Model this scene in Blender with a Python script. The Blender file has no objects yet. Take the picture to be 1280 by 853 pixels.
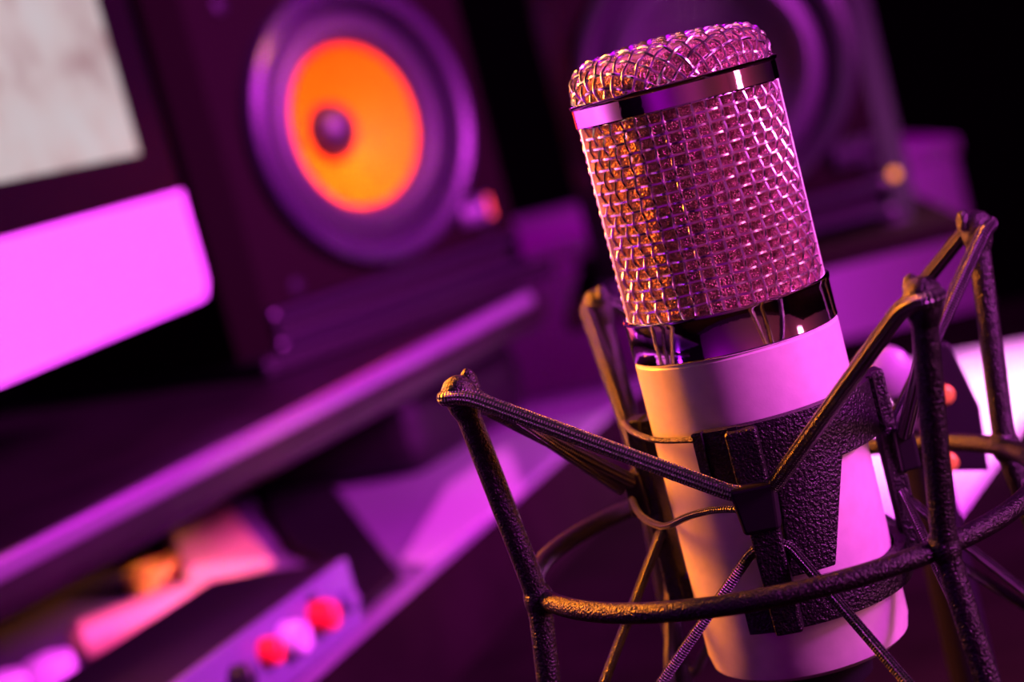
import bpy, bmesh, math, random
from mathutils import Vector, Matrix
random.seed(7)
sc = bpy.context.scene
COL = sc.collection
pi = math.pi
R = math.radians
CZ = 0.95                                   # eye height above the floor; all z below are given relative to it

# ------------------------------------------------------------------ camera
pitch, roll = R(7.16), R(14.66)
f_ = Vector((0, math.cos(pitch), -math.sin(pitch)))
r0 = Vector((1, 0, 0)); u0 = r0.cross(f_)
up_ = u0 * math.cos(roll) + r0 * math.sin(roll)
ri_ = r0 * math.cos(roll) - u0 * math.sin(roll)
cd = bpy.data.cameras.new('camera'); cam = bpy.data.objects.new('camera', cd); COL.objects.link(cam)
cam.matrix_world = Matrix(((ri_.x, up_.x, -f_.x, 0), (ri_.y, up_.y, -f_.y, 0), (ri_.z, up_.z, -f_.z, CZ), (0, 0, 0, 1)))
cd.lens = 65; cd.sensor_width = 36; cd.clip_start = 0.01; cd.clip_end = 50
cd.dof.use_dof = True; cd.dof.focus_distance = 0.385; cd.dof.aperture_fstop = 9.5
sc.camera = cam

# ------------------------------------------------------------------ world, lights, exposure
sc.view_settings.view_transform = 'Standard'; sc.view_settings.look = 'None'
sc.view_settings.exposure = 0.0; sc.view_settings.gamma = 1.0; sc.view_settings.use_curve_mapping = False
w = bpy.data.worlds.new('world'); sc.world = w; w.use_nodes = True
w.node_tree.nodes['Background'].inputs[0].default_value = (0.25, 0.0, 0.12, 1)
w.node_tree.nodes['Background'].inputs[1].default_value = 0.003
def area(name, loc, target, size, energy, color, sy=None, spread=180):
    l = bpy.data.lights.new(name, 'AREA'); l.energy = energy; l.color = color; l.size = size
    l.spread = R(spread)
    if sy: l.shape = 'RECTANGLE'; l.size_y = sy
    o = bpy.data.objects.new(name, l); COL.objects.link(o)
    a = Vector((loc[0], loc[1], loc[2] + CZ)); t = Vector((target[0], target[1], target[2] + CZ))
    o.location = a; o.rotation_euler = (t - a).to_track_quat('-Z', 'Y').to_euler()
    return o
MIC = (0.048, 0.405)
area('magenta_key', (0.85, 0.06, 0.40), (-0.14, 1.00, -0.06), 0.16, 9.2, (0.90, 0.05, 1.0), 0.30, 54)
area('pink_key', (0.42, 0.24, 0.12), (0.05, 0.41, -0.01), 0.05, 0.34, (1.0, 0.24, 0.52), 0.50, 50)
area('orange_lamp', (-0.195, 0.575, 0.05), (0.04, 0.41, -0.08), 0.03, 4.2, (1.0, 0.23, 0.006), 0.22, 120)
area('violet_side', (-0.60, 0.20, 0.05), (0.0, 0.5, -0.05), 0.04, 0.7, (0.45, 0.01, 1.0), 0.46)
area('violet_top', (0.30, 0.75, 0.95), (0.0, 0.95, -0.1), 0.35, 0.9, (0.55, 0.0, 1.0))
area('sheet_fill', (0.62, 0.98, 0.22), (0.22, 1.02, -0.2), 0.10, 0.75, (1.0, 0.42, 0.80), 0.10, 38)  # added unseen light that brightens the white sheet
area('cone_fill', (0.30, 0.55, 0.45), (-0.055, 1.02, 0.012), 0.03, 0.032, (1.0, 0.29, 0.0), None, 11)  # added narrow light, no real source, warms the orange cone
area('desk_fill', (0.35, 0.42, 0.02), (-0.18, 0.83, -0.17), 0.04, 0.04, (1.0, 0.34, 0.02), None, 14)  # added narrow light, no real source, warms the things under the shelf
# unseen lights added behind the camera, tinting the room that the chrome mirrors
area('chrome_fill', (-0.75, -0.85, 0.5), (-0.80, -1.2, -0.3), 0.10, 4, (0.75, 0.0, 1.0))
area('chrome_fill', (0.35, -0.85, 0.5), (0.35, -1.2, -0.3), 0.06, 2, (1.0, 0.02, 0.6))
area('chrome_fill', (1.75, -0.4, 0.5), (2.2, -0.4, -0.3), 0.10, 4, (1.0, 0.04, 0.3))
area('magenta_back', (0.16, 1.28, 0.50), (0.16, 1.49, -0.25), 0.20, 2.0, (0.92, 0.0, 1.0))  # added unseen light to brighten the cabinet front

# ------------------------------------------------------------------ materials
MATS = {}
def mat(name, base, rough=0.5, metal=0.0, bump=None, var=0.0, vscale=60, spec=0.5, emit=None, coat=0.0, coord='Object'):
    m = bpy.data.materials.new(name); m.use_nodes = True; MATS[name] = m
    nt = m.node_tree; b = nt.nodes['Principled BSDF']
    b.inputs['Base Color'].default_value = (*base, 1); b.inputs['Roughness'].default_value = rough
    b.inputs['Metallic'].default_value = metal; b.inputs['Specular IOR Level'].default_value = spec
    b.inputs['Coat Weight'].default_value = coat
    if emit: b.inputs['Emission Color'].default_value = (*emit[0], 1); b.inputs['Emission Strength'].default_value = emit[1]
    tc = nt.nodes.new('ShaderNodeTexCoord')
    if var:
        n = nt.nodes.new('ShaderNodeTexNoise'); n.inputs['Scale'].default_value = vscale; n.inputs['Detail'].default_value = 4
        nt.links.new(tc.outputs[coord], n.inputs['Vector'])
        r = nt.nodes.new('ShaderNodeValToRGB')
        r.color_ramp.elements[0].color = (*[c * (1 - var) for c in base], 1); r.color_ramp.elements[1].color = (*[min(1, c * (1 + var)) for c in base], 1)
        r.color_ramp.elements[0].position = 0.3; r.color_ramp.elements[1].position = 0.7
        nt.links.new(n.outputs['Fac'], r.inputs['Fac']); nt.links.new(r.outputs['Color'], b.inputs['Base Color'])
    if bump:
        kind, scale, strength, dist = bump
        if kind == 'noise':
            t = nt.nodes.new('ShaderNodeTexNoise'); t.inputs['Scale'].default_value = scale; t.inputs['Detail'].default_value = 2
            out = t.outputs['Fac']; nt.links.new(tc.outputs['Object'], t.inputs['Vector'])
        elif kind == 'voronoi':
            t = nt.nodes.new('ShaderNodeTexVoronoi'); t.inputs['Scale'].default_value = scale
            out = t.outputs['Distance']; nt.links.new(tc.outputs['Object'], t.inputs['Vector'])
        elif kind == 'braid':                 # two crossing helical families: u = metres along, v = turns around
            sp = nt.nodes.new('ShaderNodeSeparateXYZ'); nt.links.new(tc.outputs['UV'], sp.inputs[0])
            def lin(a, bb):
                m1 = nt.nodes.new('ShaderNodeMath'); m1.operation = 'MULTIPLY'; m1.inputs[1].default_value = a; nt.links.new(sp.outputs[0], m1.inputs[0])
                m2 = nt.nodes.new('ShaderNodeMath'); m2.operation = 'MULTIPLY_ADD'; m2.inputs[1].default_value = bb; nt.links.new(sp.outputs[1], m2.inputs[0]); nt.links.new(m1.outputs[0], m2.inputs[2])
                s = nt.nodes.new('ShaderNodeMath'); s.operation = 'SINE'; nt.links.new(m2.outputs[0], s.inputs[0]); return s.outputs[0]
            p = nt.nodes.new('ShaderNodeMath'); p.operation = 'MULTIPLY'
            nt.links.new(lin(scale, 2 * pi * 5), p.inputs[0]); nt.links.new(lin(scale, -2 * pi * 5), p.inputs[1]); out = p.outputs[0]
        bp = nt.nodes.new('ShaderNodeBump'); bp.inputs['Strength'].default_value = strength; bp.inputs['Distance'].default_value = dist
        nt.links.new(out, bp.inputs['Height']); nt.links.new(bp.outputs['Normal'], b.inputs['Normal'])
    return m
mat('chrome', (0.92, 0.88, 0.90), 0.06, 1.0, bump=('noise', 700, 0.06, 0.0002))
mat('wire', (0.97, 0.88, 0.86), 0.24, 1.0)
mat('seam_metal', (0.9, 0.75, 0.8), 0.38, 0.9)
mat('fine_mesh', (0.40, 0.20, 0.17), 0.30, 0.8, bump=('voronoi', 2000, 1.0, 0.0008), var=0.5, vscale=900)
mat('cream_paint', (0.52, 0.48, 0.45), 0.42, 0.0, bump=('noise', 1800, 0.08, 0.0002), var=0.06, vscale=300)
mat('powder_black', (0.004, 0.003, 0.003), 0.34, 0.0, bump=('noise', 1900, 0.85, 0.0006), spec=0.36)
mat('holder_plastic', (0.004, 0.003, 0.004), 0.40, 0.0, bump=('noise', 1500, 0.9, 0.0006), spec=0.36)
mat('smooth_black', (0.008, 0.006, 0.009), 0.35, 0.0, spec=0.35)
mat('cord', (0.008, 0.006, 0.007), 0.30, 0.0, bump=('braid', 5200, 1.0, 0.00036), spec=1.0)
mat('brass_screw', (0.95, 0.75, 0.08), 0.35, 0.6)
mat('speaker_black', (0.006, 0.003, 0.003), 0.6, 0.0, spec=0.02, bump=('noise', 500, 0.2, 0.0005))
mat('edge_dark', (0.012, 0.008, 0.013), 0.30, 0.0, spec=0.45)
mat('speaker_rim', (0.022, 0.015, 0.028), 0.27, 0.0, spec=0.6)
mat('rubber', (0.022, 0.02, 0.024), 0.55, 0.0)
mat('cap_black', (0.008, 0.006, 0.008), 0.45, 0.0, spec=0.4)
mat('cone_dark', (0.02, 0.016, 0.02), 0.5)
mat('cone_yellow', (1.0, 0.50, 0.0), 0.6, 0.0, spec=0.08, bump=('voronoi', 900, 0.15, 0.0003))
mat('badge_metal', (0.55, 0.5, 0.55), 0.3, 0.6)
mat('badge_plate', (0.05, 0.04, 0.055), 0.35, 0.3)
mat('letter', (0.34, 0.31, 0.34), 0.45, 0.1)
mat('led', (0.1, 0.04, 0.0), 0.4, emit=((0.62, 0.18, 0.0), 2.4))
mat('bezel', (0.004, 0.003, 0.003), 0.5, 0.0, spec=0.04)
mat('aluminium', (0.86, 0.84, 0.86), 0.42, 0.25, var=0.02, vscale=200)
mat('shelf_dark', (0.010, 0.006, 0.007), 0.35, 0.0, var=0.3, vscale=25, spec=0.3)
mat('desk_pale', (0.14, 0.11, 0.15), 0.45, 0.0, var=0.1, vscale=15)
mat('desk_dark', (0.008, 0.005, 0.005), 0.6, 0.0, spec=0.0, var=0.3, vscale=20)
mat('black_box', (0.006, 0.004, 0.005), 0.5, 0.0, spec=0.2)
mat('paper', (0.90, 0.87, 0.86), 0.7)
mat('grey_paper', (0.36, 0.32, 0.32), 0.7)
mat('interface_shell', (0.14, 0.12, 0.20), 0.4, 0.2)
mat('knob_grey', (0.25, 0.22, 0.25), 0.3)
mat('edge_highlight', (0.26, 0.20, 0.28), 0.28, 0.6)  # paler tone that paints the highlight along the shelf edge
mat('knob_red', (0.85, 0.03, 0.02), 0.35)
mat('knob_pale', (0.62, 0.56, 0.58), 0.4)
mat('salmon_card', (0.50, 0.42, 0.14), 0.6, var=0.06, vscale=20)
mat('tape_yellow', (0.75, 0.60, 0.04), 0.45)
mat('cabinet_paint', (0.50, 0.44, 0.50), 0.55, var=0.05, vscale=8)
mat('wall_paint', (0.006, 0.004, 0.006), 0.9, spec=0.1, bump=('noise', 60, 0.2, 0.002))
mat('floor_carpet', (0.02, 0.018, 0.022), 0.9, bump=('noise', 400, 0.5, 0.002))
# screen: a pale, softly mottled picture that gives off light
m = mat('screen', (0.02, 0.02, 0.02), 0.3)
nt = m.node_tree; tc = nt.nodes.new('ShaderNodeTexCoord'); n = nt.nodes.new('ShaderNodeTexNoise')
n.inputs['Scale'].default_value = 26; n.inputs['Detail'].default_value = 3; n.inputs['Roughness'].default_value = 0.55
rp = nt.nodes.new('ShaderNodeValToRGB'); e = rp.color_ramp.elements
e[0].position = 0.32; e[0].color = (0.42, 0.31, 0.23, 1); e[1].position = 0.72; e[1].color = (0.68, 0.70, 0.64, 1)
x = e.new(0.5); x.color = (0.66, 0.60, 0.52, 1)
nt.links.new(tc.outputs['Object'], n.inputs['Vector']); nt.links.new(n.outputs['Fac'], rp.inputs['Fac'])
nt.links.new(rp.outputs['Color'], nt.nodes['Principled BSDF'].inputs['Emission Color']); nt.nodes['Principled BSDF'].inputs['Emission Strength'].default_value = 0.74

# ------------------------------------------------------------------ mesh helpers
class MB:
    def __init__(s): s.v = []; s.f = []; s.uv = []; s.smooth = []
    def add(s, vs, fs, smooth=False, uvs=None):
        o = len(s.v); s.v += [tuple(v) for v in vs]
        for i, f in enumerate(fs):
            s.f.append(tuple(o + k for k in f)); s.smooth.append(smooth); s.uv.append(uvs[i] if uvs else None)
        return s
    def box(s, c, size, rz=0, bev=0):
        bm = bmesh.new(); bmesh.ops.create_cube(bm, size=1)
        bmesh.ops.scale(bm, vec=size, verts=bm.verts)
        if bev: bmesh.ops.bevel(bm, geom=list(bm.edges), offset=bev, segments=3, affect='EDGES', profile=0.5)
        bmesh.ops.rotate(bm, cent=(0, 0, 0), matrix=Matrix.Rotation(rz, 3, 'Z'), verts=bm.verts)
        bmesh.ops.translate(bm, vec=c, verts=bm.verts); bm.verts.index_update()
        s.add([v.co for v in bm.verts], [[v.index for v in f.verts] for f in bm.faces], False); bm.free(); return s
    def lathe(s, prof, seg=64, a0=0, a1=2 * pi, c=(0, 0, 0), axis='z', smooth=True):
        full = abs(a1 - a0 - 2 * pi) < 1e-6; n = seg if full else seg + 1
        vs = []
        for i in range(n):
            a = a0 + (a1 - a0) * i / seg
            for (r, z) in prof:
                p = (r * math.cos(a), r * math.sin(a), z)
                if axis == 'y': p = (p[0], -p[2], p[1])        # lathe axis points to -y (towards the viewer of a front face)
                if axis == 'x': p = (p[2], p[0], p[1])
                vs.append((p[0] + c[0], p[1] + c[1], p[2] + c[2]))
        m = len(prof); fs = []
        for i in range(seg):
            j = (i + 1) % n
            for k in range(m - 1): fs.append((i * m + k, j * m + k, j * m + k + 1, i * m + k + 1))
        if not full:
            fs.append(tuple(range(m))); fs.append(tuple((n - 1) * m + k for k in reversed(range(m))))
        return s.add(vs, fs, smooth)
    def tube(s, pts, rad, seg=8, closed=False, cap=True, aspect=1.0):
        pts = [Vector(p) for p in pts]; n = len(pts)
        rads = rad if isinstance(rad, (list, tuple)) else [rad] * n
        T = []
        for i in range(n):
            if closed: t = pts[(i + 1) % n] - pts[i - 1]
            else: t = pts[min(i + 1, n - 1)] - pts[max(i - 1, 0)]
            T.append(t.normalized())
        ref = Vector((0, 0, 1)) if abs(T[0].z) < 0.9 else Vector((1, 0, 0))
        N = (ref - T[0] * ref.dot(T[0])).normalized(); Ns = [N]
        for i in range(1, n):
            N = (N - T[i] * N.dot(T[i])).normalized(); Ns.append(N)
        vs = []
        for i in range(n):
            B = T[i].cross(Ns[i])
            for k in range(seg):
                a = 2 * pi * k / seg; vs.append(pts[i] + (Ns[i] * math.cos(a) + B * math.sin(a) * aspect) * rads[i])
        L = [0]
        for i in range(1, n + 1): L.append(L[-1] + (pts[i % n] - pts[i - 1]).length)
        fs = []; uv = []
        for i in range(n if closed else n - 1):
            j = (i + 1) % n
            for k in range(seg):
                kk = (k + 1) % seg
                fs.append((i * seg + k, i * seg + kk, j * seg + kk, j * seg + k))
                uv.append(((L[i], k / seg), (L[i], (k + 1) / seg), (L[i + 1], (k + 1) / seg), (L[i + 1], k / seg)))
        s.add(vs, fs, True, uv)
        if cap and not closed:
            s.add([vs[k] for k in reversed(range(seg))], [tuple(range(seg))]); s.add(vs[-seg:], [tuple(range(seg))])
        return s
    def sphere(s, c, r, seg=16, sc_=(1, 1, 1)):
        prof = [(max(1e-5, math.cos(-pi / 2 + pi * i / seg)), math.sin(-pi / 2 + pi * i / seg)) for i in range(seg + 1)]
        o = len(s.v); s.lathe(prof, seg * 2)
        for i in range(o, len(s.v)):
            v = s.v[i]; s.v[i] = (c[0] + v[0] * r * sc_[0], c[1] + v[1] * r * sc_[1], c[2] + v[2] * r * sc_[2])
        return s
    def prism(s, poly, z0, z1):
        n = len(poly)
        return s.add([(x, y, z0) for x, y in poly] + [(x, y, z1) for x, y in poly],
                     [tuple(reversed(range(n))), tuple(range(n, 2 * n))] + [(i, (i + 1) % n, n + (i + 1) % n, n + i) for i in range(n)])
    def hexa(s, p):   # eight corners: bottom four then top four
        return s.add(p, [(3, 2, 1, 0), (4, 5, 6, 7), (0, 1, 5, 4), (1, 2, 6, 5), (2, 3, 7, 6), (3, 0, 4, 7)])
    def build(s, name, material, parent=None, off=None, bevel=0):
        me = bpy.data.meshes.new(name)
        if off is None: off = (0, 0, 0)
        me.from_pydata([(a - off[0], b - off[1], c - off[2]) for a, b, c in s.v], [], s.f)
        me.polygons.foreach_set('use_smooth', s.smooth)
        if any(u for u in s.uv):
            ul = me.uv_layers.new(name='UVMap'); k = 0
            for fi, f in enumerate(s.f):
                for c in range(len(f)):
                    if s.uv[fi]: ul.data[k].uv = s.uv[fi][c]
                    k += 1
        me.materials.append(MATS[material]); me.update()
        if any(s.smooth): me.set_sharp_from_angle(angle=R(38))
        o = bpy.data.objects.new(name, me); COL.objects.link(o)
        if parent: o.parent = parent
        if bevel:
            md = o.modifiers.new('bevel', 'BEVEL'); md.width = bevel; md.segments = 3; md.limit_method = 'ANGLE'; md.angle_limit = R(40)
        return o
def tag(o, label=None, cat=None, group=None, kind=None):
    if label: o['label'] = label
    if cat: o['category'] = cat
    if group: o['group'] = group
    if kind: o['kind'] = kind
    return o
def thing(name, loc, label, cat, rz=0, group=None):
    o = bpy.data.objects.new(name, None); COL.objects.link(o); o.empty_display_size = 0.02
    o.location = (loc[0], loc[1], loc[2] + CZ); o.rotation_euler = (0, 0, rz)
    return tag(o, label, cat, group)
def round_poly(pts, r, closed=False, n=6):
    pts = [Vector(p) for p in pts]; out = []; N = len(pts)
    for i in range(N):
        if not closed and i in (0, N - 1): out.append(pts[i]); continue
        a, b, c = pts[i - 1], pts[i], pts[(i + 1) % N]
        d1 = (a - b); d2 = (c - b); k = min(r, d1.length * 0.45, d2.length * 0.45)
        p = b + d1.normalized() * k; q = b + d2.normalized() * k
        for j in range(n + 1):
            t = j / n; out.append(p * (1 - t) ** 2 + b * 2 * t * (1 - t) + q * t * t)
    return out
def subdiv(pts, step, closed=False):
    out = []; N = len(pts)
    for i in range(N if closed else N - 1):
        a, b = Vector(pts[i]), Vector(pts[(i + 1) % N]); k = max(1, int((b - a).length / step))
        out += [a.lerp(b, j / k) for j in range(k)]
    if not closed: out.append(Vector(pts[-1]))
    return out

# ------------------------------------------------------------------ the room
def struct(o): o['kind'] = 'structure'; return o
FZ = -CZ
def slab(name, x0, x1, y0, y1, z0, z1, material):
    return MB().box(((x0 + x1) / 2, (y0 + y1) / 2, (z0 + z1) / 2 + CZ), (x1 - x0, y1 - y0, z1 - z0)).build(name, material)
struct(slab('floor', -1.5, 2.2, -1.2, 2.6, FZ - 0.05, FZ, 'floor_carpet'))
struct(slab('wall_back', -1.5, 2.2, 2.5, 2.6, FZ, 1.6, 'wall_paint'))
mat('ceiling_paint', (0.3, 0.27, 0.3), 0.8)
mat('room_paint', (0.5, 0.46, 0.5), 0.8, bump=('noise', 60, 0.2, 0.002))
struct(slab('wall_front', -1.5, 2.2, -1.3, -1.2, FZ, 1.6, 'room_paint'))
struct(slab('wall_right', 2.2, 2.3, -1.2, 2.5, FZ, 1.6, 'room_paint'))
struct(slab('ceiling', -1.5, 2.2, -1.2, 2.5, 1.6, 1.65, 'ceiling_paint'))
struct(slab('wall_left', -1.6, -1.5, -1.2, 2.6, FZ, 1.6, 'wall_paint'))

# ------------------------------------------------------------------ desk, lower table, shelf, cabinet
DA = R(21); dd = Vector((math.sin(DA), math.cos(DA), 0)); dn = Vector((math.cos(DA), -math.sin(DA), 0))
def P(base, s, t, z):   # s along the desk, t towards the sitter
    b = Vector((base[0], base[1], 0)) + dd * s + dn * t; return (b.x, b.y, z)
LT = -0.23
tb = thing('studio_table', (0.25, 0.75, FZ), 'low dark wooden table under the microphone and the white sheet', 'table')
o_ = tb.location
def quad_prism(mb, c, z0, z1):
    return mb.prism([(p[0], p[1]) for p in c], z0 + CZ, z1 + CZ)
c4 = [(-0.62, 0.12), (1.0, 0.12), (1.0, 1.215), (-0.62, 1.50)]
quad_prism(MB(), c4, LT - 0.03, LT).build('tabletop', 'desk_dark', tb, o_, 0.004)
for (x, y) in ((-0.55, 0.2), (0.93, 0.2), (0.93, 1.12), (-0.55, 1.4)):
    MB().box((x, y, (FZ + LT - 0.03) / 2 + CZ), (0.05, 0.05, LT - 0.03 - FZ)).build('leg', 'desk_dark', tb, o_)

DZ = -0.18
B0 = (-0.0665, 0.7376)
dk = thing('desk_platform', (*B0, LT), 'pale raised desk platform below the speaker shelf, lit purple', 'desk')
o_ = dk.location
pl = [P(B0, -0.75, 0, 0), P(B0, 0.40, 0, 0), P(B0, 0.40, -0.42, 0), P(B0, -0.75, -0.42, 0)]
quad_prism(MB(), pl, DZ - 0.004, DZ).build('worktop', 'desk_pale', dk, o_, 0.001)
pl = [P(B0, -0.745, -0.002, 0), P(B0, 0.395, -0.002, 0), P(B0, 0.395, -0.418, 0), P(B0, -0.745, -0.418, 0)]
quad_prism(MB(), pl, LT, DZ - 0.004).build('front_edge', 'desk_dark', dk, o_)

# black mat with a curved inner edge, lying on the platform
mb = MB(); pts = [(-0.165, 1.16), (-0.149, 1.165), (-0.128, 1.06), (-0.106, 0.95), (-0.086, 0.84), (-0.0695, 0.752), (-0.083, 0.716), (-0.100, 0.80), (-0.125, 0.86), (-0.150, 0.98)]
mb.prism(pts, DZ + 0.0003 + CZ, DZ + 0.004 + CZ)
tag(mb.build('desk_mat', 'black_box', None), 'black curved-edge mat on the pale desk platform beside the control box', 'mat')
# dark rounded case under the shelf
mb = MB(); mb.box((0, 0, 0.025), (0.13, 0.14, 0.050), 0, 0.016)
o = mb.build('equipment_case', 'black_box'); o.location = (-0.085, 1.055, DZ + CZ); o.rotation_euler.z = -R(28)
tag(o, 'dark rounded case tucked under the speaker shelf on the platform', 'case')
# sheets
pp = [(-0.0506, 0.922), (-0.0168, 0.9855), (-0.0126, 0.868), (-0.060, 0.765), (-0.071, 0.780)]
tag(MB().prism(pp, DZ + 0.0003 + CZ, DZ + 0.0012 + CZ).build('paper_sheet', 'grey_paper'), 'pink-lit grey paper sheet on the pale platform edge behind the shock mount arm', 'paper')
pp = [(0.172, 0.8056), (0.300, 1.045), (0.330, 1.135), (0.225, 1.195), (0.11, 0.93)]
pp = [(0.165, 0.792), (0.325, 1.090), (0.322, 1.150), (0.262, 1.178), (0.205, 1.19), (0.09, 0.87)]
tag(MB().prism(pp, LT + 0.0003 + CZ, LT + 0.002 + CZ).build('paper_sheet', 'paper'), 'bright white paper sheet on the dark table at the right', 'paper')

# speaker shelf: bull-nosed board on two supports
SZ = -0.105; SA = R(26); sd = Vector((math.sin(SA), math.cos(SA), 0)); sn = Vector((math.cos(SA), -math.sin(SA), 0))
S0 = Vector((-0.185, 0.614, 0))
sh = thing('speaker_shelf', (*(S0 + sd * 0.2 - sn * 0.15)[:2], DZ), 'long dark desk shelf with a rounded shiny front edge under the orange-coned speaker', 'shelf')
o_ = sh.location
def SP(s, t): p = S0 + sd * s + sn * t; return (p.x, p.y)
outline = [SP(-0.55, 0), SP(0.47, 0)]
for i in range(1, 7):
    a = pi / 2 * i / 6; outline.append(SP(0.47 + 0.03 * math.sin(a), -0.03 + 0.03 * math.cos(a)))
outline += [SP(0.50, -0.34), SP(-0.55, -0.34)]
MB().prism(outline, SZ - 0.022 + CZ, SZ + CZ).build('board', 'shelf_dark', sh, o_, 0.008)
tr = [Vector((*SP(-0.55, -0.0035), SZ - 0.0040 + CZ)), Vector((*SP(0.46, -0.0035), SZ - 0.0040 + CZ))]
MB().tube(subdiv(tr, 0.05), 0.0047, 14).build('edge_highlight', 'edge_highlight', sh, o_)  # added strip standing in for the highlight on the bull-nose
for s in (-0.5, 0.36):
    c = S0 + sd * s - sn * 0.28
    MB().box((c.x, c.y, (DZ + SZ - 0.022) / 2 + CZ), (0.10, 0.02, SZ - 0.022 - DZ), -SA).build('support', 'shelf_dark', sh, o_)

# cabinet behind the table
cb = thing('storage_cabinet', (0.15, 1.70, FZ), 'pale cabinet lit magenta behind the second speaker', 'cabinet')
o_ = cb.location
MB().box((0.1385, 1.70, (FZ - 0.13) / 2 + CZ), (0.50, 0.40, -0.13 - FZ)).build('carcass', 'cabinet_paint', cb, o_, 0.002)
MB().box((0.1385, 1.70, -0.124 + CZ), (0.506, 0.41, 0.012)).build('top_board', 'cabinet_paint', cb, o_, 0.002)
for k in (0, 1):
    d = MB().box((0.016 + 0.247 * k, 1.494, (FZ + 0.06 - 0.136) / 2 + CZ), (0.243, 0.012, -0.136 - FZ - 0.06)).build('door', 'cabinet_paint', cb, o_, 0.002)
    MB().tube([(0.12 + 0.04 * k, 1.478, -0.45 + CZ), (0.12 + 0.04 * k, 1.478, -0.36 + CZ)], 0.004).build('handle', 'badge_metal', d, o_)

# ------------------------------------------------------------------ loudspeakers
def speaker(name, loc, yaw, label, lit_badge, cone='cone_yellow', badge='badge_plate', edge='speaker_black', rim='speaker_rim', W=0.108):
    """local frame: x right, -y front, z up; origin at the bottom centre of the front baffle"""
    t = thing(name, loc, label, 'speaker', yaw, 'studio monitor speakers')
    H, D, ch = 0.285, 0.24, 0.014
    wz = 0.104
    # cabinet shell, open in front behind the baffle
    mb = MB(); o = [(-W + ch, 0), (-W, ch), (-W, D), (W, D), (W, ch), (W - ch, 0)]
    n = len(o)
    mb.add([(x, y, 0) for x, y in o] + [(x, y, H) for x, y in o], [tuple(reversed(range(n))), tuple(range(n, 2 * n))] + [(i, i + 1, n + i + 1, n + i) for i in range(n - 1)])
    mb.build('cabinet', 'speaker_black', t)
    for sx in (-1, 1):
        e = [(sx * (W - ch), -0.0006, 0.001), (sx * (W + 0.0004), ch, 0.001), (sx * (W + 0.0004), ch, H - 0.001), (sx * (W - ch), -0.0006, H - 0.001)]
        e2 = [(sx * (W - ch), 0.002, 0.001), (sx * (W - 0.002), ch, 0.001), (sx * (W - 0.002), ch, H - 0.001), (sx * (W - ch), 0.002, H - 0.001)]
        MB().hexa(e2 + e).build('edge_chamfer', edge, t)
    # baffle with round holes
    def plate(x0, x1, z0, z1, cz, r):
        mb = MB(); ang = sorted(set([2 * pi * i / 64 for i in range(64)] + [math.atan2(z - cz, x) % (2 * pi) for x in (x0, x1) for z in (z0, z1)]))
        inn = []; out = []; bk = []
        for a in ang:
            ca, sa = math.cos(a), math.sin(a)
            k = min((x1 / ca if ca > 1e-9 else x0 / ca if ca < -1e-9 else 9), ((z1 - cz) / sa if sa > 1e-9 else (z0 - cz) / sa if sa < -1e-9 else 9))
            inn.append((r * ca, 0, cz + r * sa)); out.append((k * ca, 0, cz + k * sa)); bk.append((r * ca, 0.03, cz + r * sa))
        n = len(ang); fs = []
        for i in range(n):
            j = (i + 1) % n; fs.append((i, n + i, n + j, j)); fs.append((i, j, 2 * n + j, 2 * n + i))
        return mb.add(inn + out + bk, fs)
    wi = W - ch
    p = plate(-wi, wi, 0.022, 0.19, wz, 0.066); q = plate(-wi, wi, 0.19, H, 0.236, 0.03); p.add(q.v, q.f)
    bf = p.build('baffle', 'speaker_black', t)
    # slot port along the bottom
    MB().box((0, 0.012, 0.011), (2 * wi - 0.012, 0.02, 0.010)).build('port_slot', 'black_box', t)
    MB().box((0, -0.001, 0.019), (2 * wi, 0.008, 0.005), 0, 0.002).build('port_lip', 'edge_dark', t)
    MB().box((0, -0.001, 0.003), (2 * wi, 0.008, 0.005), 0, 0.002).build('port_lip', 'edge_dark', t)
    # woofer
    c = (0, 0, wz)
    wf = MB().lathe([(0.0775, -0.001), (0.0785, 0.004), (0.0765, 0.009), (0.0725, 0.011), (0.068, 0.0095), (0.0655, 0.005), (0.0645, -0.004)], 96, c=c, axis='y').build('woofer_rim', rim, t)
    MB().lathe([(0.0645, -0.004), (0.061, -0.002), (0.057, 0.003), (0.052, 0.005), (0.047, 0.002), (0.0445, -0.004)], 96, c=c, axis='y').build('surround', 'rubber', t)
    MB().lathe([(0.0448, -0.004), (0.035, -0.012), (0.025, -0.020), (0.0165, -0.0255)], 96, c=c, axis='y').build('cone', cone, t)
    MB().lathe([(0.0168, -0.0252), (0.0155, -0.020), (0.012, -0.0155), (0.007, -0.0125), (0.0001, -0.0115)], 48, c=c, axis='y').build('dust_cap', 'cap_black', t)
    # tweeter
    c = (0, 0, 0.236)
    MB().lathe([(0.038, 0), (0.038, 0.004), (0.034, 0.004), (0.018, -0.010), (0.0135, -0.012)], 64, c=c, axis='y').build('tweeter_horn', 'speaker_rim', t)
    MB().lathe([(0.0137, -0.012), (0.011, -0.006), (0.006, -0.003), (0.0001, -0.002)], 48, c=c, axis='y').build('tweeter_dome', 'cone_yellow', t)
    # badge with the maker's letters
    bx, bz = 0.064, 0.040
    bd = MB().box((bx, -0.0025, bz), (0.024, 0.005, 0.015), 0, 0.001).build('badge', badge, t)
    cu = bpy.data.curves.new('badge_text', 'FONT'); cu.body = 'KRK'; cu.size = 0.0098; cu.align_x = 'CENTER'; cu.align_y = 'CENTER'; cu.extrude = 0.0004
    to = bpy.data.objects.new('badge_text', cu); COL.objects.link(to)
    dg = bpy.context.evaluated_depsgraph_get(); me = bpy.data.meshes.new_from_object(to.evaluated_get(dg)); bpy.data.objects.remove(to)
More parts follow.
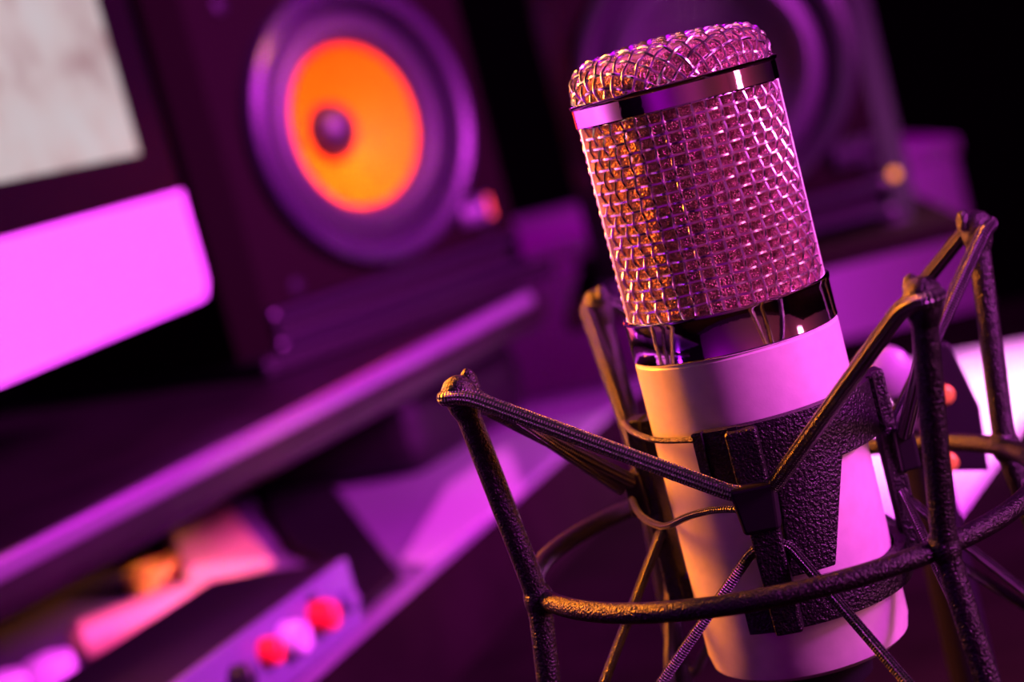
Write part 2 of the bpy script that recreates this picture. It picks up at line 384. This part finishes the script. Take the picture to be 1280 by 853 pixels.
    lo = bpy.data.objects.new('lettering', me); COL.objects.link(lo); me.materials.clear(); me.materials.append(MATS['letter' if badge == 'badge_plate' else 'badge_plate'])
    lo.parent = bd; lo.location = (bx - 0.0018, -0.0055, bz); lo.rotation_euler = (pi / 2, 0, 0)
    MB().box((bx + 0.0105, -0.0052, bz), (0.0022, 0.0008, 0.012)).build('stripe', 'tape_yellow' if badge == 'badge_plate' else 'smooth_black', bd)
    if lit_badge:
        MB().lathe([(0.0028, -0.001), (0.0028, 0.002), (0.002, 0.003), (0.0001, 0.0034)], 16, c=(lit_badge[0], 0, lit_badge[1]), axis='y').build('power_light', 'led', t)
    for sx in (-1, 1):
        for sz in (0.03, 0.18):
            MB().lathe([(0.004, 0), (0.004, 0.0015), (0.0001, 0.002)], 16, c=(sx * 0.071, 0, sz), axis='y').build('screw', 'smooth_black', t)
    return t
PADH = 0.010
Y1 = R(43)
sp1 = speaker('studio_speaker', (-0.0509, 1.02, SZ + PADH), Y1, 'black studio speaker with glowing orange cone on the long dark shelf', None)
# foam pad below it
pd = MB().box((0, 0.115, PADH / 2), (0.22, 0.25, PADH), 0, 0.003).build('isolation_pad', 'black_box'); pd.location = (-0.0509, 1.02, SZ + CZ); pd.rotation_euler.z = Y1
tag(pd, 'flat black foam pad under the orange-coned speaker', 'pad')
S2Z = -0.121
sp2 = speaker('studio_speaker', (0.1481, 1.04, S2Z + 0.006), R(-6), 'black studio speaker half hidden behind the microphone, amber light at its lower corner', (0.083, 0.022), 'cone_dark', 'smooth_black', 'edge_dark', 'edge_dark', 0.0925)
st = thing('speaker_stand', (0.145, 1.15, LT - 0.0), 'black stand with a flat plate under the speaker behind the microphone', 'stand'); o_ = st.location
MB().box((0.158, 1.15, S2Z + 0.0 + CZ - 0.006), (0.225, 0.28, 0.012), R(-6), 0.003).build('plate', 'speaker_black', st, o_)
MB().tube([(0.145, 1.15, LT + CZ + 0.012), (0.145, 1.15, S2Z - 0.012 + CZ)], 0.02, 24).build('column', 'smooth_black', st, o_)
MB().lathe([(0.0001, 0.012), (0.06, 0.012), (0.064, 0.008), (0.064, 0)], 48, c=(0.145, 1.15, LT + CZ)).build('base', 'smooth_black', st, o_)
for dx in (-0.08, 0.08):
    for dy in (-0.1, 0.1):
        MB().lathe([(0.012, 0), (0.012, 0.006), (0.0001, 0.006)], 20, c=(0.148 + dx, 1.155 + dy, S2Z + CZ)).build('rubber_foot', 'rubber', st, o_)

# ------------------------------------------------------------------ computer monitor
MA = R(14); M0 = (-0.1316, 0.9)
mo = thing('computer_monitor', (M0[0] - 0.32 * math.sin(MA), M0[1] - 0.32 * math.cos(MA), SZ), 'all-in-one computer with a pale lit screen, black bezel and silver chin', 'monitor', pi / 2 - MA)
# local frame: x runs to the far end (x=0.335 is the far edge), -y is the front, z up from the shelf
XE = 0.309; Z0 = 0.0515
def rrect(x0, x1, z0, z1, r, corners):
    pts = []
    for (cx, cz, a0, on) in ((x1, z0, -90, corners[0]), (x1, z1, 0, corners[1]), (x0, z1, 90, corners[2]), (x0, z0, 180, corners[3])):
        if on:
            ox = cx - r if cx == x1 else cx + r; oz = cz + r if cz == z0 else cz - r
            for k in range(7): a = R(a0 + 15 * k); pts.append((ox + r * math.cos(a), oz + r * math.sin(a)))
        else: pts.append((cx, cz))
    return pts
def panel(pts, y0, y1):
    n = len(pts); return MB().add([(x, y0, z) for x, z in pts] + [(x, y1, z) for x, z in pts], [tuple(range(n)), tuple(reversed(range(n, 2 * n)))] + [(i, n + i, n + (i + 1) % n, (i + 1) % n) for i in range(n)])
XL = -0.32
CH = 0.1035           # top of the chin
panel(rrect(XL, XE, Z0, CH, 0.012, (1, 0, 0, 1)), 0, 0.012).build('chin', 'aluminium', mo)
panel(rrect(XL, XE, CH, 0.45, 0.012, (0, 1, 1, 0)), 0.0005, 0.012).build('bezel', 'bezel', mo)
panel(rrect(XL + 0.045, XE - 0.036, CH + 0.021, 0.43, 0.01, (0, 0, 0, 0)), -0.0002, 0.004).build('screen', 'screen', mo)
panel(rrect(XL + 0.02, XE - 0.02, Z0 + 0.02, 0.43, 0.02, (1, 1, 1, 1)), 0.012, 0.03).build('back_shell', 'bezel', mo)
SX = -0.20
mb = MB(); mb.add([(-0.09, 0.03, 0.2), (0.09, 0.03, 0.2), (0.09, 0.055, 0.2), (-0.09, 0.055, 0.2), (-0.09, 0.10, 0.004), (0.09, 0.10, 0.004), (0.09, 0.125, 0.004), (-0.09, 0.125, 0.004)], [(0, 1, 5, 4), (1, 2, 6, 5), (2, 3, 7, 6), (3, 0, 4, 7), (0, 3, 2, 1), (4, 5, 6, 7)]); nk = mb.build('stand_neck', 'aluminium', mo); nk.location.x = SX
MB().box((SX, 0.075, 0.0032), (0.18, 0.12, 0.006), 0, 0.002).build('stand_foot', 'aluminium', mo)

# ------------------------------------------------------------------ small things on the platform, left
IA = R(23)
ai = thing('control_box', (-0.0766, 0.7152, DZ), 'purple-lit audio control box with red and pale knobs on its front', 'audio interface', pi / 2 - IA)
MB().box((-0.142, 0.032, 0.0135), (0.25, 0.06, 0.027), 0, 0.002).build('housing', 'black_box', ai)
fp = MB().box((-0.142, 0.001, 0.0135), (0.25, 0.003, 0.027), 0, 0.001).build('front_panel', 'interface_shell', ai)
def knob(x, z, r, h, material):
    k = MB().lathe([(r, 0), (r, h * 0.8), (r * 0.85, h), (0.0001, h)], 24, c=(x, -0.0005, z), axis='y').build('knob', material, ai)
    MB().box((x, -0.0005 - h, z + r * 0.5), (r * 0.15, 0.0006, r * 0.8)).build('pointer', 'letter', k)
for a in ((-0.0516, 0.0152, 0.0058, 0.008, 'knob_red'), (-0.075, 0.0154, 0.0062, 0.008, 'knob_pale'), (-0.0905, 0.0165, 0.005, 0.006, 'knob_red'), (-0.0512, 0.0235, 0.0025, 0.004, 'interface_shell'), (-0.028, 0.013, 0.004, 0.005, 'interface_shell'), (-0.112, 0.015, 0.005, 0.006, 'smooth_black')): knob(*a)
def simple(name, mb, material, loc, rot, label, cat, group=None, bevel=0):
    o = mb.build(name, material, None, None, bevel); o.location = (loc[0], loc[1], loc[2] + CZ); o.rotation_euler = rot
    return tag(o, label, cat, group)
# folded card: two leaves meeting at a spine
mb = MB()
mb.hexa([(-0.022, -0.10, 0), (0.022, -0.10, 0), (0.022, 0.10, 0), (-0.022, 0.10, 0), (-0.018, -0.098, 0.012), (0.020, -0.10, 0.005), (0.020, 0.10, 0.005), (-0.018, 0.098, 0.020)])
simple('booklet', mb, 'salmon_card', (-0.178, 0.935, DZ), (0, 0, R(14)), 'salmon-coloured booklet lying under the long shelf', 'booklet', bevel=0.002)
mb = MB(); mb.tube([(0, -0.030, 0.009), (0, -0.026, 0.009), (0, 0.02, 0.009), (0, 0.03, 0.009)], [0.004, 0.0085, 0.0085, 0.006], 20)
simple('marker_pen', mb, 'salmon_card', (-0.183, 0.768, DZ), (0, 0, -R(62)), 'fat salmon-coloured pen lying at the lower left below the yellow tape roll', 'pen')
mb = MB(); mb.lathe([(0.008, 0), (0.014, 0), (0.014, 0.012), (0.008, 0.012), (0.008, 0)], 32)
simple('tape_roll', mb, 'tape_yellow', (-0.192, 0.862, DZ), (0, 0, 0), 'small yellow tape roll between the booklet and the fat pen', 'tape roll')
for k, (x, y, lab) in enumerate(((-0.2086, 0.712, 'right one of two pale round stand-ins for blurred highlights at the lower left corner'), (-0.2250, 0.700, 'left one of two pale round stand-ins for blurred highlights at the lower left corner'))):
    mb = MB(); mb.lathe([(0.0001, 0), (0.0095, 0), (0.0105, 0.012), (0.0095, 0.016), (0.0001, 0.018)], 32)
    simple('highlight_disc', mb, 'knob_pale', (x, y, DZ), (0, 0, 0), lab, 'highlight', 'added highlight discs at the lower left')  # pale solids added in place of blurred bright highlights

# ------------------------------------------------------------------ microphone
mx, my = MIC
MBASE = -0.160
mic = thing('microphone', (mx, my, MBASE), 'cream condenser microphone with a chrome-ringed woven wire grille, upright in the shock mount', 'microphone')
o_ = mic.location
def zc(z): return z + CZ
RM = 0.0229
Cm = (mx, my, CZ)
MB().lathe([(0.0001, -0.1365), (0.016, -0.1365), (0.0205, -0.1358), (0.0222, -0.1345), (RM, -0.1315), (RM, -0.0635), (RM - 0.0006, -0.0628), (0.02, -0.0626)], 128, c=Cm).build('body', 'cream_paint', mic, o_)
MB().lathe([(0.0001, -0.160), (0.008, -0.160), (0.0098, -0.159), (0.0098, -0.145), (0.0125, -0.143), (0.0135, -0.1365), (0.0001, -0.1365)], 48, c=Cm).build('cable_socket', 'smooth_black', mic, o_)
MB().lathe([(0.020, -0.0629), (RM - 0.0002, -0.0628), (RM + 0.0002, -0.0623), (RM + 0.0001, -0.0612), (RM + 0.0001, -0.0546), (RM + 0.0004, -0.0540), (RM + 0.0004, -0.0534), (RM - 0.0002, -0.0530), (0.020, -0.0530)], 128, c=Cm).build('lower_ring', 'chrome', mic, o_)
MB().lathe([(0.020, -0.0098), (RM - 0.0006, -0.0098), (RM - 0.0002, -0.0094), (RM - 0.0002, -0.0056), (RM + 0.0002, -0.0052), (RM + 0.0003, -0.0046), (RM - 0.0004, -0.0043), (0.020, -0.0043)], 128, c=Cm).build('upper_ring', 'chrome', mic, o_)
# inner fine mesh: cylinder and dome behind the coarse wires
RI = 0.0202
MB().lathe([(RI, -0.0535), (RI, -0.0090)], 96, c=Cm).build('inner_mesh', 'fine_mesh', mic, o_)
# coarse woven wires
NW, NR = 44, 17
rw = 0.00037; RG = 0.0218; amp = 0.00034
zt, zb = -0.0096, -0.0533
mb = MB()
def stepwave(i, t): return amp * math.cos(pi * t + (pi if i % 2 else 0))
for i in range(NW):
    a = 2 * pi * i / NW; pts = []
    n = (NR + 1) * 4
    for k in range(n + 1):
        t = k / n; rowpos = t * (NR + 1)
        r = RG + stepwave(i, rowpos)
        aa = a + 0.006 * math.sin(i * 1.7 + t * 3)
        pts.append((mx + r * math.cos(aa), my + r * math.sin(aa), zc(zb + (zt - zb) * t)))
    mb.tube(pts, rw, 6, cap=False)
for j in range(1, NR + 1):
    n = NW * 4; pts = []
    z = zb + (zt - zb) * j / (NR + 1)
    for k in range(n):
        a = 2 * pi * k / n
        r = RG - amp * math.cos(pi * k / 4 + pi * j)
        pts.append((mx + r * math.cos(a), my + r * math.sin(a), zc(z + 0.00008 * math.sin(7 * a + j))))
    mb.tube(pts, rw * 1.1, 6, closed=True)
tag(mb.build('side_grille', 'wire', mic, o_), kind='stuff')
# dome: profile by arc length, square weave wrapped over it
prof = []
r1, hh, cr = 0.0218, 0.0094, 0.0058
z0 = -0.0046
# from the crown outward: gently domed top, quarter round shoulder, short wall
N1 = 40
raw = []
for k in range(N1 + 1):
    r = (r1 - cr) * k / N1; raw.append((r, z0 + hh - 0.0012 * (r / (r1 - cr)) ** 2))
zc_ = z0 + hh - 0.0012
for k in range(1, 21):
    a = pi / 2 * k / 20; raw.append((r1 - cr + cr * math.sin(a), zc_ - cr * (1 - math.cos(a))))
raw.append((r1, z0 - 0.0004))
arc = [0]
for k in range(1, len(raw)): arc.append(arc[-1] + math.hypot(raw[k][0] - raw[k - 1][0], raw[k][1] - raw[k - 1][1]))
SM = arc[-1]
def prof_at(s):
    for k in range(1, len(arc)):
        if s <= arc[k] + 1e-9:
            t = (s - arc[k - 1]) / (arc[k] - arc[k - 1]); a, b = raw[k - 1], raw[k]
            r = a[0] + (b[0] - a[0]) * t; z = a[1] + (b[1] - a[1]) * t
            nx, nz = (a[1] - b[1]), (b[0] - a[0]); L = math.hypot(nx, nz); return r, z, nx / L, nz / L
    return raw[-1][0], raw[-1][1], 1, 0
mb = MB(); pit = 0.0029; rot = R(38)
for fam in (0, 1):
    nl = int(SM / pit)
    for i in range(-nl, nl + 1):
        x = i * pit + pit * 0.3; half = SM * SM - x * x
        if half <= 0: continue
        half = math.sqrt(half); n = max(4, int(2 * half / (pit / 4))); pts = []
        for k in range(n + 1):
            y = -half + 2 * half * k / n
            s = min(SM, math.hypot(x, y)); th = math.atan2(y, x) + rot + (pi / 2 if fam else 0)
            r, z, nx, nz = prof_at(s)
            wv = amp * math.cos(pi * (y / pit - 0.3 * (1 if fam == 0 else -1)) + (pi if (i + fam) % 2 else 0))
            r2 = r + nx * wv; z2 = z + nz * wv
            pts.append((mx + r2 * math.cos(th), my + r2 * math.sin(th), zc(z2)))
        mb.tube(pts, rw, 6, cap=False)
tag(mb.build('dome_grille', 'wire', mic, o_), kind='stuff')
MB().lathe([(max(0.0001, r * 0.935), z - 0.0014) for r, z in raw], 96, c=Cm).build('inner_dome', 'fine_mesh', mic, o_)
# two vertical seam strips
for az in (188, 344):
    mb = MB(); a0, a1 = R(az - 2.2), R(az + 2.2)
    mb.lathe([(0.0214, -0.0534), (RM - 0.0004, -0.0534), (RM - 0.0004, -0.0096), (0.0214, -0.0096)], 6, a0, a1, Cm, smooth=False); mb.build('seam_strip', 'seam_metal', mic, o_, 0.0003)

# ------------------------------------------------------------------ shock mount
RZ = -0.1054; RR = 0.057
sm = thing('shock_mount', (mx, my, -0.160), 'black spider shock mount with braided elastic cords holding the microphone', 'shock mount')
o_ = sm.location
def cyl(az, r, z): a = R(az); return Vector((mx + r * math.cos(a), my + r * math.sin(a), zc(z)))
mb = MB(); mb.tube([cyl(360 * k / 128, RR, RZ) for k in range(128)], 0.0022, 14, closed=True)
mb.build('ring', 'powder_black', sm, o_)
POST = {'A': (194, 0.0632, 0.0495), 'B': (115, 0.0585, 0.0525), 'C': (294, 0.0690, 0.0520), 'D': (14, 0.0632, 0.0520)}
for k, (az, rt, h) in POST.items():
    top = cyl(az, rt, RZ + h - 0.0035); bot = cyl(az, 0.0655, RZ - h)
    mid = cyl(az, RR + 0.0012, RZ)
    path = subdiv(round_poly([top, mid, bot], 0.006), 0.003)
    pst = MB().tube(path, 0.00265, 14).build('post', 'powder_black', sm, o_)
    # weld collar where the post meets the ring
    MB().sphere(mid, 0.0034, 10, (1, 1, 1.35)).build('weld_collar', 'powder_black', pst, o_)
    # rounded head with two lobes and a slot for the cord
    ax = (top - mid).normalized(); tg = Vector((-math.sin(R(az)), math.cos(R(az)), 0))
    hd = MB()
    hd.tube([top - ax * 0.003, top - ax * 0.001, top + ax * 0.0015, top + ax * 0.0045, top + ax * 0.0058, top + ax * 0.0064], [0.0027, 0.0034, 0.0037, 0.0035, 0.0024, 0.0006], 14)
    rad = Vector((math.cos(R(az)), math.sin(R(az)), 0))
    lob = top + ax * 0.0045 - rad * 0.0030
    hd.tube([lob - ax * 0.002, lob + ax * 0.0005, lob + ax * 0.002, lob + ax * 0.0027], [0.0017, 0.0018, 0.0013, 0.0004], 10)
    hd.build('post_head', 'powder_black', pst, o_)
# inner holder: C-shaped band
def band(a0, a1, r0, r1, z0, z1, seg=40):
    return MB().lathe([(r0, z0), (r1, z0), (r1, z1), (r0, z1), (r0, z0)], seg, R(a0), R(a1), Cm, smooth=False)
band(232, 522, 0.0236, 0.0268, -0.0892, -0.0772, 72).build('holder_band', 'holder_plastic', sm, o_, 0.0006)
band(236, 522, 0.0236, 0.0262, -0.1225, -0.1150, 72).build('lower_band', 'holder_plastic', sm, o_, 0.0006)
# tapered clamp plate below the band
mb = MB(); n = 8; vs = []
for k in range(n + 1):
    t = k / n
    for (rr_, z, a0, a1) in ((0.0242, -0.0885, 266, 300), (0.0272, -0.0885, 266, 300), (0.0272, -0.1110, 262, 283), (0.0242, -0.1110, 262, 283)):
        vs.append(cyl(a0 + (a1 - a0) * t, rr_, z))
fs = [(3, 2, 1, 0), tuple(4 * n + i for i in range(4))]
for k in range(n):
    for i in range(4): j = (i + 1) % 4; fs.append((4 * k + i, 4 * k + j, 4 * (k + 1) + j, 4 * (k + 1) + i))
mb.add(vs, fs); mb.build('clamp_plate', 'holder_plastic', sm, o_, 0.0004)
# raised ribs on the band
for az in (236, 252.5, 340):
    band(az - 2, az + 2, 0.0262, 0.0277, -0.0895, -0.0768, 4).build('band_rib', 'holder_plastic', sm, o_, 0.0004)
# legs with hooks
LEG = {'F': (256, 0.0290), 'L': (156, 0.0292), 'R': (2, 0.0294), 'K': (66, 0.0290)}
HZ = {'F': -0.0925, 'L': -0.0925, 'R': -0.0950, 'K': -0.0930}
def radial_box(az, r0, r1, wd, z0, z1, wd2=None):
    a = R(az); rad = Vector((math.cos(a), math.sin(a), 0)); tg = Vector((-math.sin(a), math.cos(a), 0)); c = Vector((mx, my, 0))
    wd2 = wd2 or wd; ps = []
    for z, ww in ((z0, wd2), (z1, wd)):
        for (r, s) in ((r0, -1), (r1, -1), (r1, 1), (r0, 1)): p = c + rad * r + tg * s * ww / 2; ps.append((p.x, p.y, zc(z)))
    return MB().hexa(ps)
for k, (az, r) in LEG.items():
    ztop = -0.0775 if k in 'FRK' else -0.0765
    lg = radial_box(az, r - 0.0035, r + 0.0005, 0.0068, -0.1225, ztop, 0.0060).build('leg', 'holder_plastic', sm, o_, 0.0007)
    radial_box(az, r - 0.001, r + 0.0038, 0.0098, HZ[k] - 0.0065, HZ[k] + 0.0038, 0.0078).build('hook_block', 'smooth_black', lg, o_, 0.0009)
# wire from the left leg to the band end, and the slack lower wire
a = cyl(158, 0.0300, -0.0770); b = cyl(182, 0.0275, -0.0772); c = cyl(205, 0.0262, -0.0785); d = cyl(233, 0.0264, -0.0785)
MB().tube(round_poly([a, b, c, d], 0.006), 0.0007, 8).build('upper_wire', 'powder_black', sm, o_)
pts = [cyl(158, 0.0330, -0.0935), cyl(180, 0.0305, -0.0965), cyl(205, 0.0290, -0.0975), cyl(222, 0.0285, -0.0945), cyl(238, 0.0300, -0.0930), cyl(252, 0.0320, -0.0935)]
MB().tube(subdiv(round_poly(pts, 0.006), 0.001), 0.0008, 8).build('lower_wire', 'cord', sm, o_)
# braided cord, upper round: outer heads and inner hooks in turn
order = [('A', 'o'), ('F', 'i'), ('C', 'o'), ('R', 'i'), ('D', 'o'), ('K', 'i'), ('B', 'o'), ('L', 'i')]
def cord_path(upper):
    pts = []
    for k, kind in order:
        if kind == 'o':
            az, rt, h = POST[k]; s = 1
            if not upper: rt, h = 0.0655, -h
            zz = RZ + h - (0.0015 if upper else -0.0025)
            da = math.degrees(0.0040 / rt)
            pts += [cyl(az - da, rt - 0.0005, zz), cyl(az - da * 0.7, rt + 0.0036, zz + 0.0003), cyl(az + da * 0.7, rt + 0.0036, zz + 0.0003), cyl(az + da, rt - 0.0005, zz)] if False else [cyl(az - da, rt, zz), cyl(az, rt + 0.0048, zz + 0.0004), cyl(az + da, rt, zz)]
        else:
            az, r = LEG[k]; z = HZ[k] + (0.0026 if upper else -0.0115)
            da = math.degrees(0.0042 / r)
            r = r if upper else r - 0.0034
            pts += [cyl(az - da, r + 0.0020, z), cyl(az, r + 0.0018, z - (0.0012 if upper else -0.0012)), cyl(az + da, r + 0.0020, z)]
    return pts
# travel runs A(194) > F(256) > C(294) > R(362) > D(374) > K(66) > B(115) > L(156): azimuth increasing
for up in (True, False):
    path = subdiv(round_poly(cord_path(up), 0.0035, closed=True), 0.0012, closed=True)
    MB().tube(path, 0.00180 if up else 0.0012, 12, closed=True).build('elastic_cord', 'cord', sm, o_)
# second strand from the left head to the left hook
a = cyl(192, 0.060, RZ + 0.0475); b = cyl(166, 0.0335, -0.0915)
MB().tube(subdiv([a, b], 0.0012), 0.00125, 12).build('elastic_cord', 'cord', sm, o_)
# bracket on the back of the ring, with swivel and knob
br = [(0.1010, -0.0850), (0.1085, -0.0880), (0.1125, -0.1060), (0.1110, -0.1230), (0.0990, -0.1200), (0.0985, -0.1000)]
yb = 0.467
bk = MB().add([(x, yb, zc(z)) for x, z in br] + [(x, yb + 0.006, zc(z)) for x, z in br], [tuple(reversed(range(6))), tuple(range(6, 12))] + [(i, (i + 1) % 6, 6 + (i + 1) % 6, 6 + i) for i in range(6)]).build('bracket', 'smooth_black', sm, o_, 0.0006)
MB().lathe([(0.0026, 0), (0.0026, 0.0012), (0.0018, 0.002), (0.0001, 0.0022)], 16, c=(0.1040, yb, zc(-0.1005)), axis='y').build('bolt', 'brass_screw', bk, o_)
MB().lathe([(0.0026, 0), (0.0026, 0.0012), (0.0018, 0.002), (0.0001, 0.0022)], 16, c=(0.1010, yb, zc(-0.1180)), axis='y').build('bolt', 'brass_screw', bk, o_)
a = cyl(44, RR, RZ); MB().tube([a, Vector((0.1, yb + 0.003, zc(-0.108)))], 0.0035, 12).build('lug', 'smooth_black', sm, o_)

# desk stand carrying the mount
sd_ = thing('microphone_stand', (0.100, 0.492, LT), 'black desktop microphone stand with a round knob behind the shock mount', 'stand')
o_ = sd_.location
MB().lathe([(0.0001, 0.012), (0.045, 0.011), (0.055, 0.006), (0.056, 0.0)], 64, c=(0.100, 0.492, zc(LT))).build('base', 'smooth_black', sd_, o_)
MB().tube([(0.100, 0.492, zc(LT + 0.01)), (0.100, 0.492, zc(-0.118))], 0.0065, 20).build('pole', 'smooth_black', sd_, o_)
MB().sphere((0.100, 0.488, zc(-0.112)), 0.0095, 14).build('swivel_head', 'smooth_black', sd_, o_)
mb = MB(); n = 60; prof = [(0.0001, 0), (0.5, 0.0), (0.9, 0.15), (1.0, 0.5), (0.9, 0.85), (0.5, 1.0), (0.0001, 1.02)]
mb.lathe([(r * 0.0072, z * 0.012) for r, z in prof], 48, c=(0.0955, 0.497, zc(-0.0955)), axis='y')
mb.build('tightening_knob', 'knob_grey', sd_, o_)
MB().tube([(0.0955, 0.497, zc(-0.0955)), (0.0995, 0.490, zc(-0.108))], 0.003, 10).build('knob_shaft', 'smooth_black', sd_, o_)
